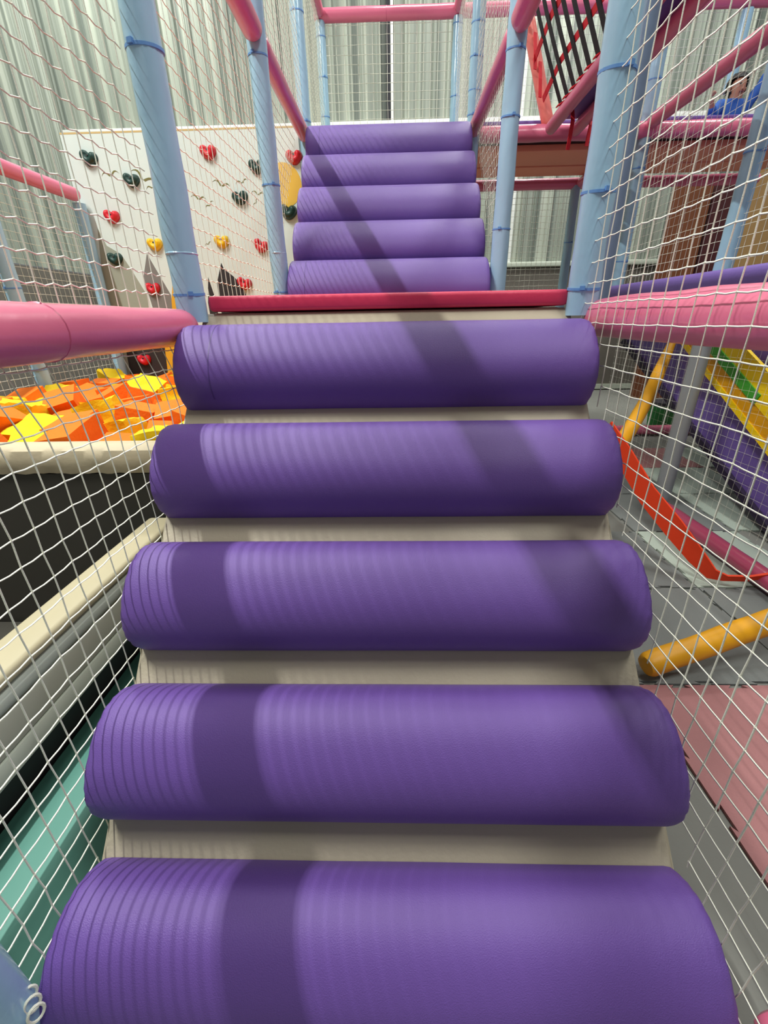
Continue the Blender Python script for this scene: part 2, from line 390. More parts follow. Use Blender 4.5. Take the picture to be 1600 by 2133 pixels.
# raised deck on the right, seen from below
t = thing('raised_deck', 'raised deck on the right with orange brown boards underneath and purple pad on top', 'platform', (2, 4.6, 2.45))
obj('deck_pad', Bx((.66, 4.04, 2.488), (3.5, 5.2, 2.512), .008), PURPLE2, t)
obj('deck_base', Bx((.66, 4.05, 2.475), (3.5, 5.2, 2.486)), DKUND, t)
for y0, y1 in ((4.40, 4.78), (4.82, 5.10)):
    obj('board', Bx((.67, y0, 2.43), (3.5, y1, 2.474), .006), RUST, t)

# ------------------------------------------------------------------ nets
def net(label, axis, const, a0, a1, zlo, zhi, mesh=.0515, r=.0016, phase=(0, 0), sag=.0, seed=1, group='cream safety nets', jit=.0035, seg=3):
    rr = random.Random(seed); V = []; F = []
    flo = zlo if callable(zlo) else (lambda a: zlo)
    def P(a, z, o=0.): return ((const(z) if callable(const) else const)+o, a, z) if axis == 'x' else (a, const+o, z)
    ia0 = math.ceil((a0-phase[0])/mesh); ia1 = math.floor((a1-phase[0])/mesh)
    zmin = min(flo(a0), flo(a1)); jz0 = math.ceil((zmin-phase[1])/mesh); jz1 = math.floor((zhi-phase[1])/mesh)
    node = {}
    for i in range(ia0, ia1+1):
        for j in range(jz0, jz1+1):
            a = phase[0]+i*mesh; z = phase[1]+j*mesh
            if z < flo(a)+.004: continue
            bl = .006*noise.noise(Vector((a*1.7+seed, z*1.7, 0)))
            node[i, j] = Vector(P(a+rr.uniform(-jit, jit)+.4*bl, z+rr.uniform(-jit, jit)+bl, bl+rr.uniform(-.001, .001)))
    # border nodes where cords end on the frame
    def seg_tube(p, q, rad, sg=0.):
        d = q-p; L = d.length
        if L < 1e-5: return
        m = (p+q)/2-Vector((0, 0, sg))
        d.normalize(); ref = Vector((0, 0, 1)) if abs(d.z) < .8 else Vector((1, 0, 0))
        u = d.cross(ref).normalized(); v = d.cross(u)
        pts = (p, m, q) if sg else (p, q); b0 = len(V)
        for pt in pts:
            for k in range(seg):
                a = 2*PI*k/seg; V.append(pt+(u*math.cos(a)+v*math.sin(a))*rad)
        for s in range(len(pts)-1):
            for k in range(seg): F.append((b0+s*seg+k, b0+s*seg+(k+1) % seg, b0+(s+1)*seg+(k+1) % seg, b0+(s+1)*seg+k))
    for (i, j), p in node.items():
        if (i+1, j) in node: seg_tube(p, node[i+1, j], r, sag if p.z > 1.2 else sag*.35)
        else:
            e = Vector(P(a1, p.z)); seg_tube(p, e, r) if i >= ia1 else None
        if (i, j+1) in node: seg_tube(p, node[i, j+1], r)
        elif j >= jz1: seg_tube(p, Vector(P(phase[0]+i*mesh, zhi)), r)
        if (i-1, j) not in node and i <= ia0: seg_tube(p, Vector(P(a0, p.z)), r)
        if (i, j-1) not in node:
            a = phase[0]+i*mesh; seg_tube(p, Vector(P(a, flo(a))), r)
        b0 = len(V); k = r*1.75
        for dx, dy, dz in ((k, 0, 0), (-k, 0, 0), (0, k, 0), (0, -k, 0), (0, 0, k*1.15), (0, 0, -k*1.15)): V.append(p+Vector((dx, dy, dz)))
        for f in ((0, 2, 4), (2, 1, 4), (1, 3, 4), (3, 0, 4), (2, 0, 5), (1, 2, 5), (3, 1, 5), (0, 3, 5)): F.append(tuple(b0+x for x in f))
    me = bpy.data.meshes.new('safety_net'); me.from_pydata([tuple(v) for v in V], [], F); me.materials.append(NET)
    for p in me.polygons: p.use_smooth = True
    o = bpy.data.objects.new('safety_net', me); COL.objects.link(o); tag(o, label, 'net', group)
    return o
e1 = lambda y: max(.03, zramp1(y)+.02)
e2 = lambda y: zramp2(y)+.01
net('near cream net left of the lower rolls, passing behind the thick left pink rail', 'x', lambda z: -.605-.05*max(0, min(1, (z-1.02)/.15)), .22, 1.45, lambda y: max(.035, min(e1(y)-.085, 1.2)), 2.40, .0503, .0017, (1.067, 1.64), .005, 1, jit=.002)
net('near cream net right of the lower rolls, over the thick right pink rail', 'x', .602, .20, 1.455, lambda y: min(e1(y), 1.2), 2.40, .053, .0018, (.974, .711), .002, 2, jit=.0018)
net('cream net left of the landing between the first and second left posts', 'x', -.652, 1.50, 2.72, 1.25, 2.39, .0524, .0015, (1.55, 1.30), .004, 3, jit=.002)
net('cream net left of the upper rolls below the pink rail', 'x', -.652, 2.78, 3.95, e2, 2.39, .0524, .0015, (2.8, 1.30), .002, 5, jit=.002)
net('cream net right of the upper rolls below the pink rail', 'x', .61, 2.78, 3.95, e2, 2.39, .0524, .0015, (2.8, 1.30), .002, 6, jit=.002)
net('cream net above the pink rail left of the upper rolls', 'x', -.61, 2.78, 3.95, 2.47, 3.9, .0524, .0015, (2.8, 2.5), .002, 7, jit=.002)
net('cream net above the pink rail right of the upper rolls', 'x', .61, 2.78, 3.95, 2.47, 3.9, .0524, .0015, (2.8, 2.5), .002, 8, jit=.002)
net('cream net at the left side of the top deck', 'x', -.61, 4.03, 5.20, 2.45, 3.62, .055, .0015, (4.1, 2.5), 0, 9, jit=.002)
net('cream net at the right side of the top deck', 'x', .61, 4.03, 5.20, 2.45, 3.62, .055, .0015, (4.1, 2.5), 0, 10, jit=.002)
net('cream net window at the far end of the top deck under the pink crossbar', 'y', 5.24, -.57, .57, 2.43, 3.61, .0655, .0022, (-.54, 2.48), .001, 11, jit=.002)
net('cream net on the far right side above the raised deck', 'y', 5.24, .66, 3.5, 2.52, 3.61, .055, .0015, (.7, 2.6), 0, 12, jit=.002)
net('cream net in the far bay below the raised deck', 'y', 5.24, .66, 1.80, 1.2, 2.35, .052, .0016, (.7, 1.25), 0, 13, jit=.002)
net('cream net beyond the right rail, from the right edge to the nearer far post', 'x', 1.86, 1.3, 2.72, 1.40, 2.40, .052, .0014, (1.3, 1.42), 0, 14, jit=.001)
net('cream net beyond the right rail between the two far right posts', 'x', 1.86, 2.82, 3.96, 1.40, 2.40, .052, .0014, (2.85, 1.42), 0, 15, jit=.001)
net('thin net in front of the purple ramp panel and yellow slide', 'x', 1.92, 1.3, 3.96, .12, 1.25, .052, .0006, (1.3, .15), 0, 17, jit=.001)
net('fine cream net fence along the left side of the foam pit', 'x', -2.36, 1.5, 3.87, .70, 2.04, .05, .0013, (1.5, .7), 0, 16, jit=.001)
# tied loop of cord at bottom left
bm = bmesh.new()
for k in range(3):
    c0 = Vector((-.578+.010*k, .305-.010*k, .205)); pts = []
    for i in range(15):
        a = 2*PI*i/14; pts.append(c0+Vector((.005*math.cos(a)+.004*k, .010*math.cos(a), .017*math.sin(a))))
    sweep(bm, pts, .0024, 6, caps=False)
tag(obj('cord_knot', bm, NET), 'loose loops of cream cord knotted beside the bottom left blue post', 'rope')

# ------------------------------------------------------------------ low platform on the left, teal mat
t = thing('padded_bench', 'long low grey and beige padded platform edge left of the lower rolls', 'platform', (-.85, .4, 0))
obj('top_pad', Bx((-.905, -.6, .505), (-.797, 1.46, .54), .014, 3), BEIGEP, t)
obj('upper_tube', Bx((-.90, -.6, .455), (-.795, 1.46, .503), .02, 3), GREYB, t)['label'] = 'blue-grey band'
obj('side_pad', Bx((-.90, -.6, .372), (-.80, 1.46, .453), .006), mat('grey_side', (186, 188, 172), .5), t)
obj('lower_lip', Bx((-.90, -.6, .315), (-.797, 1.46, .370), .01), PALE, t)['label'] = 'pale green-grey lip'
obj('plinth', Bx((-1.2, -.6, 0.005), (-.995, 1.46, .31)), DARK, t)['label'] = 'dark recessed base'
tag(obj('floor_mat', Bx((-.985, -.6, .001), (-.60, 1.44, .03), .008), TEAL, smooth=True), 'teal padded floor mat between the low platform and the lower ramp', 'mat')

tag(obj('floor_mat', Bx((-3.2, -.6, .001), (-1.205, 1.49, .02)), BLACK, smooth=False), 'charcoal floor mat behind the low platform, in front of the foam pit', 'mat')
# ------------------------------------------------------------------ foam pit
t = thing('foam_pit', 'foam pit with black front panel and beige padded rim left of the stair', 'foam pit', (-1.5, 1.5, 0))
obj('front_panel', Bx((-2.9, 1.50, 0.003), (-.66, 1.56, .70)), BLACK, t)
bm = bmesh.new(); prof = []
for i in range(9):
    a = PI*i/8; prof.append((1.545-.055*math.cos(a)*1.0, .765+.037*math.sin(a)))
prof = [(1.490, .705), (1.484, .73), (1.482, .76), (1.490, .79), (1.51, .803), (1.58, .803), (1.60, .79), (1.605, .70), (1.55, .69)]
NX = 130; rings = []
for i in range(NX+1):
    x = -2.9+2.24*i/NX
    ring = []
    for j, (y, z) in enumerate(prof):
        wv = .006*noise.noise(Vector((x*14, j*.7, 2))) if j < 3 else .001
        ring.append(bm.verts.new((x, y+wv, z+(.006*noise.noise(Vector((x*22+z*40, j, 5))) if j < 2 else 0))))
    rings.append(ring)
for i in range(NX):
    for j in range(len(prof)): bm.faces.new((rings[i][j], rings[i][(j+1) % 9], rings[i+1][(j+1) % 9], rings[i+1][j]))
bm.faces.new(rings[0]); bm.faces.new(rings[-1][::-1])
obj('rim_pad', bm, BEIGE, t)
obj('pit_floor', Bx((-2.9, 1.61, .003), (-.66, 3.93, .35)), BLACK, t)
bmv = {}
def foam_mesh(k):
    rr = random.Random(100+k); bm = bmesh.new()
    bmesh.ops.create_cube(bm, size=1)
    bmesh.ops.subdivide_edges(bm, edges=bm.edges, cuts=6, use_grid_fill=True)
    s = Vector((rr.uniform(.155, .18), rr.uniform(.17, .2), rr.uniform(.15, .17)))
    tx, ty = rr.uniform(-.12, .12), rr.uniform(-.12, .12)
    rough = (.016 if k % 2 else .002)
    for v in bm.verts:
        c = v.co.copy(); top = c.z > .45 or (k % 2 and c.x > .45)
        f = noise.noise(c*3.2+Vector((k*5, 0, 0)))*rough + (abs(noise.noise(c*7+Vector((k, 3, 0))))*rough*.9 if top else 0)
        v.co = Vector((c.x*s.x*(1+tx*c.z), c.y*s.y*(1+ty*c.z), c.z*s.z))+c.normalized()*f*1.2
    me = bpy.data.meshes.new('foam_block'); bm.to_mesh(me); bm.free()
    me.materials.append(FYEL if k % 2 else FOR)
    for p in me.polygons: p.use_smooth = True
    try: me.set_sharp_from_angle(angle=math.radians(28))
    except Exception: pass
    return me
FM = [foam_mesh(k) for k in range(10)]
rf = random.Random(5)
rows = ['front row against the rim', 'second row from the rim', 'third row from the rim', 'fourth row from the rim',
        'fifth row from the rim', 'sixth row from the rim', 'seventh row from the rim', 'eighth row from the rim', 'ninth row from the rim', 'back row against the climbing board']
nth = ['leftmost', 'second from left', 'third from left', 'fourth from left', 'fifth from left', 'sixth from left', 'seventh from left', 'eighth from left', 'rightmost']
pat = ["OYOOYOOYO", "YOOYOYOOY", "OOYOYOOYO", "YOOYOOYOO", "OYOOOYOOY", "YOOYOOOYO", "OOYOYOOOY", "OYOOOYOYO", "YOOYOOOYO", "OOYOOYOOY"]
for j in range(10):
    for i in range(9):
        x = -2.27+.196*i+rf.uniform(-.02, .02)+(.05 if j % 2 else 0); y = 1.72+.236*j+rf.uniform(-.02, .02)
        yel = pat[j][i] == 'Y'; me = FM[rf.choice([1, 3, 5, 7, 9] if yel else [0, 2, 4, 6, 8])]
        o = bpy.data.objects.new('foam_block', me); COL.objects.link(o)
        z = .70+.03*min(j, 3)/3+.03*noise.noise(Vector((x*2.3, y*2.3, 0)))+rf.uniform(-.05, .06)
        o.location = (x, y, z); o.rotation_euler = (rf.uniform(-.38, .38), rf.uniform(-.38, .38), rf.uniform(-.5, .5))
        tag(o, f"{'yellow' if yel else 'orange'} foam block, {nth[i]} in the {rows[j]}", 'foam block', 'foam blocks in the pit')
bm = bmesh.new()
for j in range(24):
    for i in range(22):
        x = -2.3+.074*i+rf.uniform(-.02, .02); y = 1.69+.092*j; s = rf.uniform(.05, .07)
        bmesh.ops.create_cube(bm, size=1, matrix=Matrix.Translation((x, y, .49+rf.uniform(-.04, .04))) @ Matrix.Rotation(rf.uniform(0, 3), 4, (rf.random(), rf.random(), 1)) @ Matrix.Diagonal((s*2, s*2, s*2, 1)))
tag(obj('foam_fill', bm, FOR, smooth=False), 'orange foam pieces filling the pit below the top blocks', 'foam', kind='stuff')

# ------------------------------------------------------------------ climbing board with holds
XL, XR, YB = -2.41, -.658, 3.95
t = thing('climbing_board', 'cream climbing board with painted mountains, sun and birds behind the foam pit', 'climbing wall', (XL, YB, .5))
obj('panel', Bx((XL, YB, .36), (XR, YB+.03, 2.48)), BOARD, t, smooth=False)
obj('top_edge', Bx((XL, YB, 2.481), (XR, YB+.03, 2.492)), PLY, t, smooth=False)
def paint(name, pts, m, lift=.0012):
    bm = bmesh.new(); prism(bm, [(x, YB-.0004-lift, z) for x, z in pts], (0, lift, 0)); return obj(name, bm, m, t, smooth=False)
paint('painted_mountain', [(-2.41, 1.62), (-2.36, 1.55), (-2.30, 1.90), (-2.26, 1.78), (-2.16, 1.72), (-2.10, 1.60), (-2.02, 1.42), (-2.06, 1.10), (-2.13, .80), (-2.41, .70)], M1)
paint('painted_mountain', [(-1.95, 1.72), (-2.02, 1.55), (-1.99, 1.28), (-2.05, 1.10), (-1.86, 1.10), (-1.82, 1.42)], M2)
paint('painted_mountain', [(-1.79, 1.50), (-1.84, 1.33), (-1.80, 1.15), (-2.14, .98), (-2.33, 1.0), (-2.38, .6), (-1.7, .6), (-1.72, 1.3)], M3, .0008)
paint('painted_mountain', [(-2.31, 1.02), (-2.10, 1.16), (-1.965, 1.02), (-1.99, .76), (-2.0, .6), (-2.34, .6)], M4, .002)
paint('painted_mountain', [(-1.485, 1.545), (-1.52, 1.36), (-1.52, 1.0), (-1.43, 1.0), (-1.46, 1.42)], M4)
paint('painted_mountain', [(-1.36, 1.645), (-1.345, 1.60), (-1.28, 1.55), (-1.22, 1.49), (-1.19, 1.40), (-1.19, 1.0), (-1.42, 1.0), (-1.42, 1.5)], M4)
bm = bmesh.new(); prism(bm, [(-.797+.136*math.cos(a*PI/24), YB-.002, 2.143+.140*math.sin(a*PI/24)) for a in range(48)], (0, .0016, 0))
obj('painted_sun', bm, M5, t, smooth=False)
for (x, z, s, a) in ((-2.10, 2.23, .07, .1), (-1.86, 2.20, .10, -.5), (-1.80, 2.15, .05, .3), (-1.46, 2.07, .06, -.2), (-1.27, 2.15, .07, -.3), (-1.11, 2.165, .05, .2), (-1.38, 2.03, .04, .6), (-1.0, 2.09, .05, -.2), (-1.44, 1.775, .03, .4), (-.74, 2.15, .05, -.6), (-1.18, 2.09, .03, .7), (-1.02, 2.04, .03, .9)):
    bm = bmesh.new()
    for sd in (1, -1):
        P = []
        for i in range(7):
            u = i/6; P.append((u*s*sd, math.sin(u*PI*.8)*s*.55-.25*s*u))
        Q = [(px, pz-s*.26*(1-abs(px)/s)) for px, pz in P][::-1]
        ca, sa = math.cos(a), math.sin(a)
        loop = [(x+px*ca-pz*sa, YB-.0018, z+px*sa+pz*ca) for px, pz in P+Q[:-1]]
        if sd < 0: loop = loop[::-1]
        prism(bm, loop, (0, .0014, 0))
    obj('painted_bird', bm, M6, t, smooth=False)

def hold_mesh(m):
    bm = bmesh.new(); NR, NA = 9, 36; prev = None
    for k in range(NR+1):
        q = k/NR; ring = []
        for i in range(NA):
            a = 2*PI*i/NA
            rad = .066*(1+.16*math.cos(2*a+.2)+.10*math.cos(3*(a-PI/2)+PI)) * (1-.34*math.exp(-((a-PI/2)/.42)**2))
            x, z = rad*math.cos(a)*q, rad*math.sin(a)*q
            h = .055*math.sqrt(max(0, 1-q**2.6))-.030*math.exp(-((x/.028)**2+((z-.016)/.024)**2))
            h += .010*math.exp(-(((abs(x)-.038)/.02)**2+((z-.02)/.025)**2))+.004*noise.noise(Vector((x*40, z*40, 1)))*(1-q)
            ring.append(bm.verts.new((x, -max(h, 0), z)))
        if k == 0:
            c0 = ring[0].co.copy(); bmesh.ops.delete(bm, geom=ring, context='VERTS'); cen = bm.verts.new(c0); prev = None
        else:
            for i in range(NA):
                if prev is None: bm.faces.new((cen, ring[i], ring[(i+1) % NA]))
                else: bm.faces.new((prev[i], ring[i], ring[(i+1) % NA], prev[(i+1) % NA]))
            prev = ring
    bm.faces.new(prev)
    bmesh.ops.recalc_face_normals(bm, faces=bm.faces)
    me = bpy.data.meshes.new('climbing_hold'); bm.to_mesh(me); bm.free(); me.materials.append(m)
    for p in me.polygons: p.use_smooth = True
    return me
HM = {'red': hold_mesh(HRED), 'yellow': hold_mesh(HYEL), 'dark green': hold_mesh(HGRN)}
bb = bmesh.new(); bmesh.ops.create_cone(bb, cap_ends=True, segments=12, radius1=.008, radius2=.008, depth=.012, matrix=Matrix.Rotation(PI/2, 4, 'X'))
bolt_me = bpy.data.meshes.new('bolt'); bb.to_mesh(bolt_me); bb.free(); bolt_me.materials.append(BOLT)
for c, x, z, s, a, where in (('dark green', -2.231, 2.338, 1.05, .2, 'near the top left corner of the climbing board'),
  ('dark green', -1.946, 2.198, 1, .1, 'between painted birds, left of the large left post'),
  ('red', -1.332, 2.354, 1, 0, 'high on the board just right of the large left post'),
  ('dark green', -1.138, 2.074, 1, -.1, 'under a painted bird left of the second blue post'),
  ('red', -2.16, 1.973, 1, .1, 'on the left side above the grey painted mountain'),
  ('yellow', -1.866, 1.782, 1, 0, 'at the left of the large left post above the mountain peak'),
  ('yellow', -1.327, 1.791, 1, 0, 'in the middle of the board right of the large left post'),
  ('red', -1.019, 1.756, 1, .3, 'just left of the second blue post at mid height'),
  ('dark green', -2.213, 1.69, 1, 0, 'on the grey-green painted mountain'),
  ('red', -1.956, 1.473, 1, 0, 'on the grey painted diamond mountain'),
  ('red', -1.192, 1.495, 1, .2, 'on the black painted peaks above the red landing edge'),
  ('red', -2.166, .921, 1, 0, 'on the black painted mountain above the foam blocks'),
  ('dark green', -.985, 2.261, 1, 0, 'half hidden behind the second blue post'),
  ('red', -.70, 2.311, 1, 0, 'at the top right beside the topmost rolls'),
  ('dark green', -.778, 1.976, 1.1, .1, 'at the bottom edge of the painted sun')):
    e = bpy.data.objects.new('climbing_hold', None); COL.objects.link(e); e.location = (x, YB-.003, z); e.rotation_euler = (0, a, 0); e.scale = (s*.8, s*.8, s*.8)
    e.empty_display_size = .05
    tag(e, f'{c} heart-shaped climbing hold {where}', 'climbing hold', 'climbing holds on the board')
    h = bpy.data.objects.new('grip', HM[c]); COL.objects.link(h); h.parent = e
    b_ = bpy.data.objects.new('bolt', bolt_me); COL.objects.link(b_); b_.parent = e; b_.location = (0, -.030, .012)

# ------------------------------------------------------------------ right side: purple pad, ramp, slide
tag(obj('padded_beam', Bx((1.70, 1.2, 1.27), (1.81, 4.25, 1.415), .03, 3), PURPLE2), 'long dark purple padded beam above the right pink rail, behind the net', 'padded beam')
t = thing('ramp_panel', 'large purple padded side of an inclined ramp under the right rail', 'ramp', (2.2, 2.2, 0))
bm = bmesh.new(); prism(bm, [(2.2, 2.16, .02), (2.2, 4.34, 1.0), (2.2, 4.6, 1.35), (2.2, 1.4, 1.35), (2.2, 1.4, .02)], (.9, 0, 0)); obj('panel', bm, PURPLE2, t, smooth=False)
bm = bmesh.new(); dy, dz = 2.18, .98; 
prism(bm, [(2.195, 2.20, -.0), (2.195, 4.40, .97), (2.195, 4.34, 1.01), (2.195, 2.14, .035)], (-.03, 0, 0)); 
for v in bm.verts: v.co.z = max(v.co.z, .022)
obj('edge_trim', bm, mat('dark_purple_trim', (38, 24, 52), .6), t, smooth=False)
# yellow slide chute with green stripe
t = thing('slide', 'yellow slide chute with a green stripe in front of the purple ramp panel', 'slide', (2.1, 2.5, .8))
s0 = Vector((2.06, 3.3, 1.047)); s1 = Vector((2.06, 1.5, .12)); dS = (s1-s0).normalized()
def strip(name, o0, o1, m, th=.02, x0=0., x1=0.):
    nS = Vector((0, -dS.z, dS.y)); nS = nS if nS.z > 0 else -nS
    bm = bmesh.new(); prism(bm, [s0+nS*o0+Vector((x0, 0, 0)), s1+nS*o0+Vector((x0, 0, 0)), s1+nS*o1+Vector((x1, 0, 0)), s0+nS*o1+Vector((x1, 0, 0))], (-th, 0, 0))
    return obj(name, bm, m, t, smooth=False)
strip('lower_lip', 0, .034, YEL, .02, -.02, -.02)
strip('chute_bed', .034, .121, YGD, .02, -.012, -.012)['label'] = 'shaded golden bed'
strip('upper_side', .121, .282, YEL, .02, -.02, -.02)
s1b = s1; s1 = s0+dS*(.89)
strip('green_stripe', .119, .179, GRN, .008, -.039, -.039)['label'] = 'green stripe'
s1 = s1b
# golden padded tube, orange-red strap, yellow bar
bm = bmesh.new(); P = []
A, B, C_, D = Vector((1.36, 2.55, .46)), Vector((1.75, 3.0, .62)), Vector((2.05, 3.5, .75)), Vector((2.15, 3.55, 1.05))
for i in range(25):
    u = i/24; P.append(A*(1-u)**3+B*3*u*(1-u)**2+C_*3*u*u*(1-u)+D*u**3)
sweep(bm, P, [.045 if i < 17 else .045-.018*(i-16)/8 for i in range(25)], 16, wob=.06)
tag(obj('padded_tube', bm, YGD), 'golden yellow padded tube rising from behind the roll towards the grey post', 'padded tube')
bm = bmesh.new(); P = [Vector(p) for p in ((1.22, 2.42, .62), (1.286, 2.3, .503), (1.36, 2.13, .34), (1.446, 1.98, .215), (1.51, 1.87, .12), (1.555, 1.8, .062), (1.60, 1.77, .058), (1.68, 1.74, .075), (1.80, 1.70, .13), (1.95, 1.66, .22))]
W = Vector((.25, -.30, .9)).normalized(); vs = []
for i, p in enumerate(P):
    hwid = .055 if i < 4 else (.045 if i < 5 else (.03 if i < 6 else .018)); tn = (P[min(i+1, 9)]-P[max(i-1, 0)]).normalized(); nn = tn.cross(W).normalized()*.006
    vs.append([bm.verts.new(p+W*hwid+nn), bm.verts.new(p-W*hwid+nn), bm.verts.new(p-W*hwid-nn), bm.verts.new(p+W*hwid-nn)])
for i in range(len(P)-1):
    for k in range(4): bm.faces.new((vs[i][k], vs[i][(k+1) % 4], vs[i+1][(k+1) % 4], vs[i+1][k]))
bm.faces.new(vs[0]); bm.faces.new(vs[-1][::-1])
so = obj('hanging_strap', bm, ORED); tag(so, 'wide orange-red strap sagging to the floor mats at the right', 'strap')
bm = bmesh.new(); p, rd = tube_pts((.915, 1.19, .065), (1.60, 1.36, .20), .043); sweep(bm, p, rd, 18, wob=.08)
tag(obj('padded_bar', bm, YGD), 'golden yellow padded bar lying across the grey mats near the pink mat', 'padded bar')
# green bin far back
t = thing('storage_bin', 'green plastic bin far back behind the grey post', 'bin', (3.1, 5.0, 0))
bm = bmesh.new(); bmesh.ops.create_cone(bm, cap_ends=True, segments=28, radius1=.13, radius2=.16, depth=.26, matrix=Matrix.Translation((3.12, 5.05, .135))); obj('body', bm, GRND, t)
bm = bmesh.new(); bmesh.ops.create_cone(bm, cap_ends=True, segments=28, radius1=.17, radius2=.165, depth=.03, matrix=Matrix.Translation((3.12, 5.05, .285))); obj('rim', bm, TRIMD, t)
# boards leaning at the right back
for (x0, x1, z0, z1, m, l) in ((3.75, 4.25, .0, 2.75, BRN, 'brown upright board far back, left of the right-hand blue post'),
   (4.28, 4.62, .0, 2.85, MARN, 'dark maroon upright board far back behind the right-hand blue post'),
   (4.65, 5.3, .0, 2.9, TAN, 'tan upright board far back at the right edge')):
    tag(obj('upright_board', Bx((x0, 7.0, z0), (x1, 7.05, z1)), m), l, 'board', 'boards at the back wall')

# ------------------------------------------------------------------ strap bridge
t = thing('strap_bridge', 'sloping strap bridge of black and red webbing on pink tubes at upper right', 'rope bridge', (1.2, 3.9, 2.4))
for x, y0, z in ((1.135, 3.88, 2.41), (1.335, 3.96, 2.42)):
    bm = bmesh.new(); p, rd = tube_pts((x, y0, z), (x, 1.3, z+.02), .04); sweep(bm, p, rd, 18, wob=.03); obj('support_tube', bm, PINK, t)
bm = bmesh.new(); p, rd = tube_pts((1.15, 3.99, 2.46), (.93, 3.99, 3.05), .042); sweep(bm, p, rd, 18, wob=.05); obj('end_strut', bm, SALMON, t)['label'] = 'salmon pink strut'
bm = bmesh.new(); p, rd = tube_pts((.70, 3.99, 3.66), (.70, 1.5, 3.66), .042); sweep(bm, p, rd, 18, wob=.03); obj('upper_tube', bm, PINK, t)
obj('walkway_pad', Bx((1.15, 1.3, 2.455), (1.32, 3.88, 2.50), .012), PURPLE, t)['label'] = 'purple pad'
def ribbon(name, pts, wdir, hw, m, th=.003):
    bm = bmesh.new(); vs = []; wdir = Vector(wdir)
    for i, p in enumerate(pts):
        p = Vector(p); tn = (Vector(pts[min(i+1, len(pts)-1)])-Vector(pts[max(i-1, 0)])).normalized(); nn = tn.cross(wdir).normalized()*th
        vs.append([bm.verts.new(p+wdir*hw+nn), bm.verts.new(p-wdir*hw+nn), bm.verts.new(p-wdir*hw-nn), bm.verts.new(p+wdir*hw-nn)])
    for i in range(len(pts)-1):
        for k in range(4): bm.faces.new((vs[i][k], vs[i][(k+1) % 4], vs[i+1][(k+1) % 4], vs[i+1][k]))
    bm.faces.new(vs[0]); bm.faces.new(vs[-1][::-1])
    return obj(name, bm, m, t, smooth=False)
def side(v, bow=.03):    # v 0..1 up the left flank of the bridge
    return 1.15-.42*v-.035*math.sin(PI*v), 2.47+1.1*v
for k in range(14):
    y = 3.72-.115*k; pts = []
    for i in range(9):
        v = i/8; x, z = side(v); pts.append((x, y+.03*v, z))
    ribbon('black_strap', pts, (0, 1, 0), .021, BLKS)
for k, v in enumerate((.16, .34, .52, .70)):
    x, z = side(v); ribbon('red_strap', [(x+.012, 3.93, z-.06), (x+.008, 3.6, z+.01), (x+.008, 3.0, z), (x+.008, 2.3, z), (x+.008, 1.6, z)], (.35, 0, -.94), .016, REDS)
for k in range(14):
    y = 3.66-.115*k; ribbon('red_strap', [(1.10, y, 2.455), (1.135, y, 2.475), (1.20, y, 2.51), (1.30, y, 2.51)], (0, 1, 0), .02, REDS)
for (x, y, dz) in ((1.22, 3.72, .24), (1.37, 3.80, .2)):
    ribbon('hanging_tail', [(x, y, 2.47), (x-.005, y-.06, 2.38), (x-.012, y-.05, 2.47-dz)], (.9, .3, 0), .014, REDS)
for (x, y, z) in ((.98, 3.93, 2.93), (1.03, 3.92, 2.78)):
    ribbon('hanging_tail', [(x, y, z), (x+.005, y-.03, z-.1), (x+.012, y-.04, z-.2)], (.8, .4, 0), .014, REDS)

# ------------------------------------------------------------------ child on the raised deck
def skin_body(name, joints, edges, m, parent=None, sub=2):
    me = bpy.data.meshes.new(name); me.from_pydata([j[0] for j in joints], edges, [])
    o = bpy.data.objects.new(name, me); COL.objects.link(o)
    sk = o.modifiers.new('s', 'SKIN'); ss = o.modifiers.new('u', 'SUBSURF'); ss.levels = sub; ss.render_levels = sub
    for i, j in enumerate(joints):
        v = me.skin_vertices[0].data[i]; rr = j[1] if isinstance(j[1], tuple) else (j[1], j[1]); v.radius = rr; v.use_root = (i == 0)
    me.materials.append(m); sk.use_smooth_shade = True
    dg = bpy.context.evaluated_depsgraph_get(); nm = bpy.data.meshes.new_from_object(o.evaluated_get(dg)); bpy.data.objects.remove(o)
    nm.name = name; 
    if not nm.materials: nm.materials.append(m)
    for p in nm.polygons: p.use_smooth = True
    o = bpy.data.objects.new(name, nm); COL.objects.link(o)
    if parent: o.parent = parent; o.matrix_parent_inverse = parent.matrix_world.inverted()
    return o
cx0, cy0, cz0 = 3.07, 5.06, 2.513
person = thing('person', 'child in a blue top sitting on the raised deck behind the nets at upper right', 'person', (cx0, cy0, cz0))
def J(x, y, z): return (cx0+x, cy0+y, cz0+z)
J1 = [(J(0, 0, .09), (.085, .07)), (J(0, 0, .2), (.07, .06)), (J(0, -.01, .34), (.095, .06)), (J(0, -.01, .405), (.042, .042)), (J(0, -.02, .44), (.05, .055)), (J(0, -.02, .52), (.062, .07)), (J(0, -.01, .575), (.045, .05)),
  (J(-.12, -.01, .385), .036), (J(-.20, -.07, .29), .028), (J(-.26, -.13, .36), .019), (J(-.28, -.15, .39), .017),
  (J(.12, -.01, .39), .036), (J(.18, -.04, .50), .028), (J(.20, -.05, .60), .019), (J(.20, -.05, .64), .016),
  (J(-.08, -.05, .07), .055), (J(-.12, -.30, .10), .045), (J(-.10, -.42, .03), .03),
  (J(.08, -.05, .07), .055), (J(.12, -.30, .10), .045), (J(.10, -.42, .03), .03)]
E1 = [(0, 1), (1, 2), (2, 3), (3, 4), (4, 5), (5, 6), (2, 7), (7, 8), (8, 9), (9, 10), (2, 11), (11, 12), (12, 13), (13, 14), (0, 15), (15, 16), (16, 17), (0, 18), (18, 19), (19, 20)]
body = skin_body('body', J1, E1, SKIN, person)
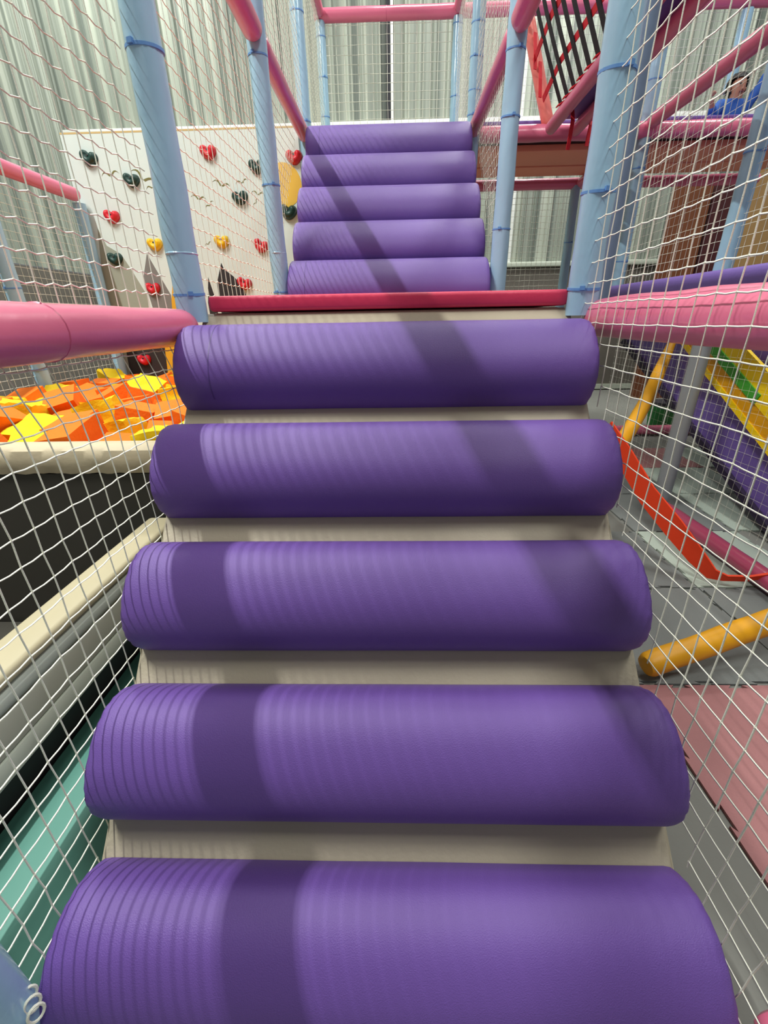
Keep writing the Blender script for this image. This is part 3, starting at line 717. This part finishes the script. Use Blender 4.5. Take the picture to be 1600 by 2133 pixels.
J2 = [(J(0, 0, .12), (.10, .082)), (J(0, 0, .2), (.088, .075)), (J(0, -.01, .34), (.12, .085)), (J(0, -.01, .405), (.06, .055)),
  (J(-.12, -.01, .385), .052), (J(-.20, -.07, .29), .042), (J(-.25, -.12, .35), .032), (J(.12, -.01, .39), .052), (J(.18, -.04, .50), .040), (J(.20, -.05, .59), .030)]
skin_body('blue_top', J2, [(0, 1), (1, 2), (2, 3), (2, 4), (4, 5), (5, 6), (2, 7), (7, 8), (8, 9)], SHIRT, person)
J3 = [(J(0, 0, .09), (.10, .085)), (J(-.08, -.05, .075), .066), (J(-.12, -.30, .105), .054), (J(-.10, -.40, .04), .038), (J(.08, -.05, .075), .066), (J(.12, -.30, .105), .054), (J(.10, -.40, .04), .038)]
skin_body('trousers', J3, [(0, 1), (1, 2), (2, 3), (0, 4), (4, 5), (5, 6)], TROU, person)
for sx_, hx in ((-1, (J(-.285, -.155, .40))), (1, (J(.20, -.05, .655)))):
    for q in range(5):
        a = -.7+.35*q; bmf = [(Vector(hx), .009), (Vector(hx)+Vector((math.sin(a)*.02, -.008, math.cos(a)*.022)), .007), (Vector(hx)+Vector((math.sin(a)*.026, -.022, math.cos(a)*.032*(1-.1*abs(q-2)))), .006)]
        skin_body('finger', [(tuple(p_), r_) for p_, r_ in bmf], [(0, 1), (1, 2)], SKIN, body, 1)
bm = bmesh.new(); bmesh.ops.create_uvsphere(bm, u_segments=24, v_segments=16, radius=1)
for v in bm.verts:
    c = v.co.copy(); k = 1+.08*noise.noise(c*5)
    v.co = Vector(J(c.x*.082*k, .006+c.y*.088*k, .525+c.z*.088*k))
bmesh.ops.delete(bm, geom=[v for v in bm.verts if v.co.y < cy0-.035 and v.co.z < cz0+.545], context='VERTS'); obj('hair', bm, HAIR, person)
for sx_ in (-1, 1):
    bm = bmesh.new(); bmesh.ops.create_uvsphere(bm, u_segments=10, v_segments=8, radius=.008, matrix=Matrix.Translation(J(sx_*.027, -.088, .505))); obj('eye', bm, HAIR, body)
    bm = bmesh.new(); bmesh.ops.create_uvsphere(bm, u_segments=10, v_segments=8, radius=.017, matrix=Matrix.Translation(J(sx_*.068, -.01, .49)) @ Matrix.Diagonal((.5, .8, 1.1, 1))); obj('ear', bm, SKIN, body)
bm = bmesh.new(); bmesh.ops.create_cone(bm, cap_ends=True, segments=10, radius1=.012, radius2=.004, depth=.03, matrix=Matrix.Translation(J(0, -.094, .485)) @ Matrix.Rotation(.4, 4, 'X')); obj('nose', bm, SKIN, body)
bm = bmesh.new(); box(bm, J(-.02, -.089, .455), J(.02, -.075, .461), .002); obj('mouth', bm, mat('lips', (150, 80, 76), .6), body)
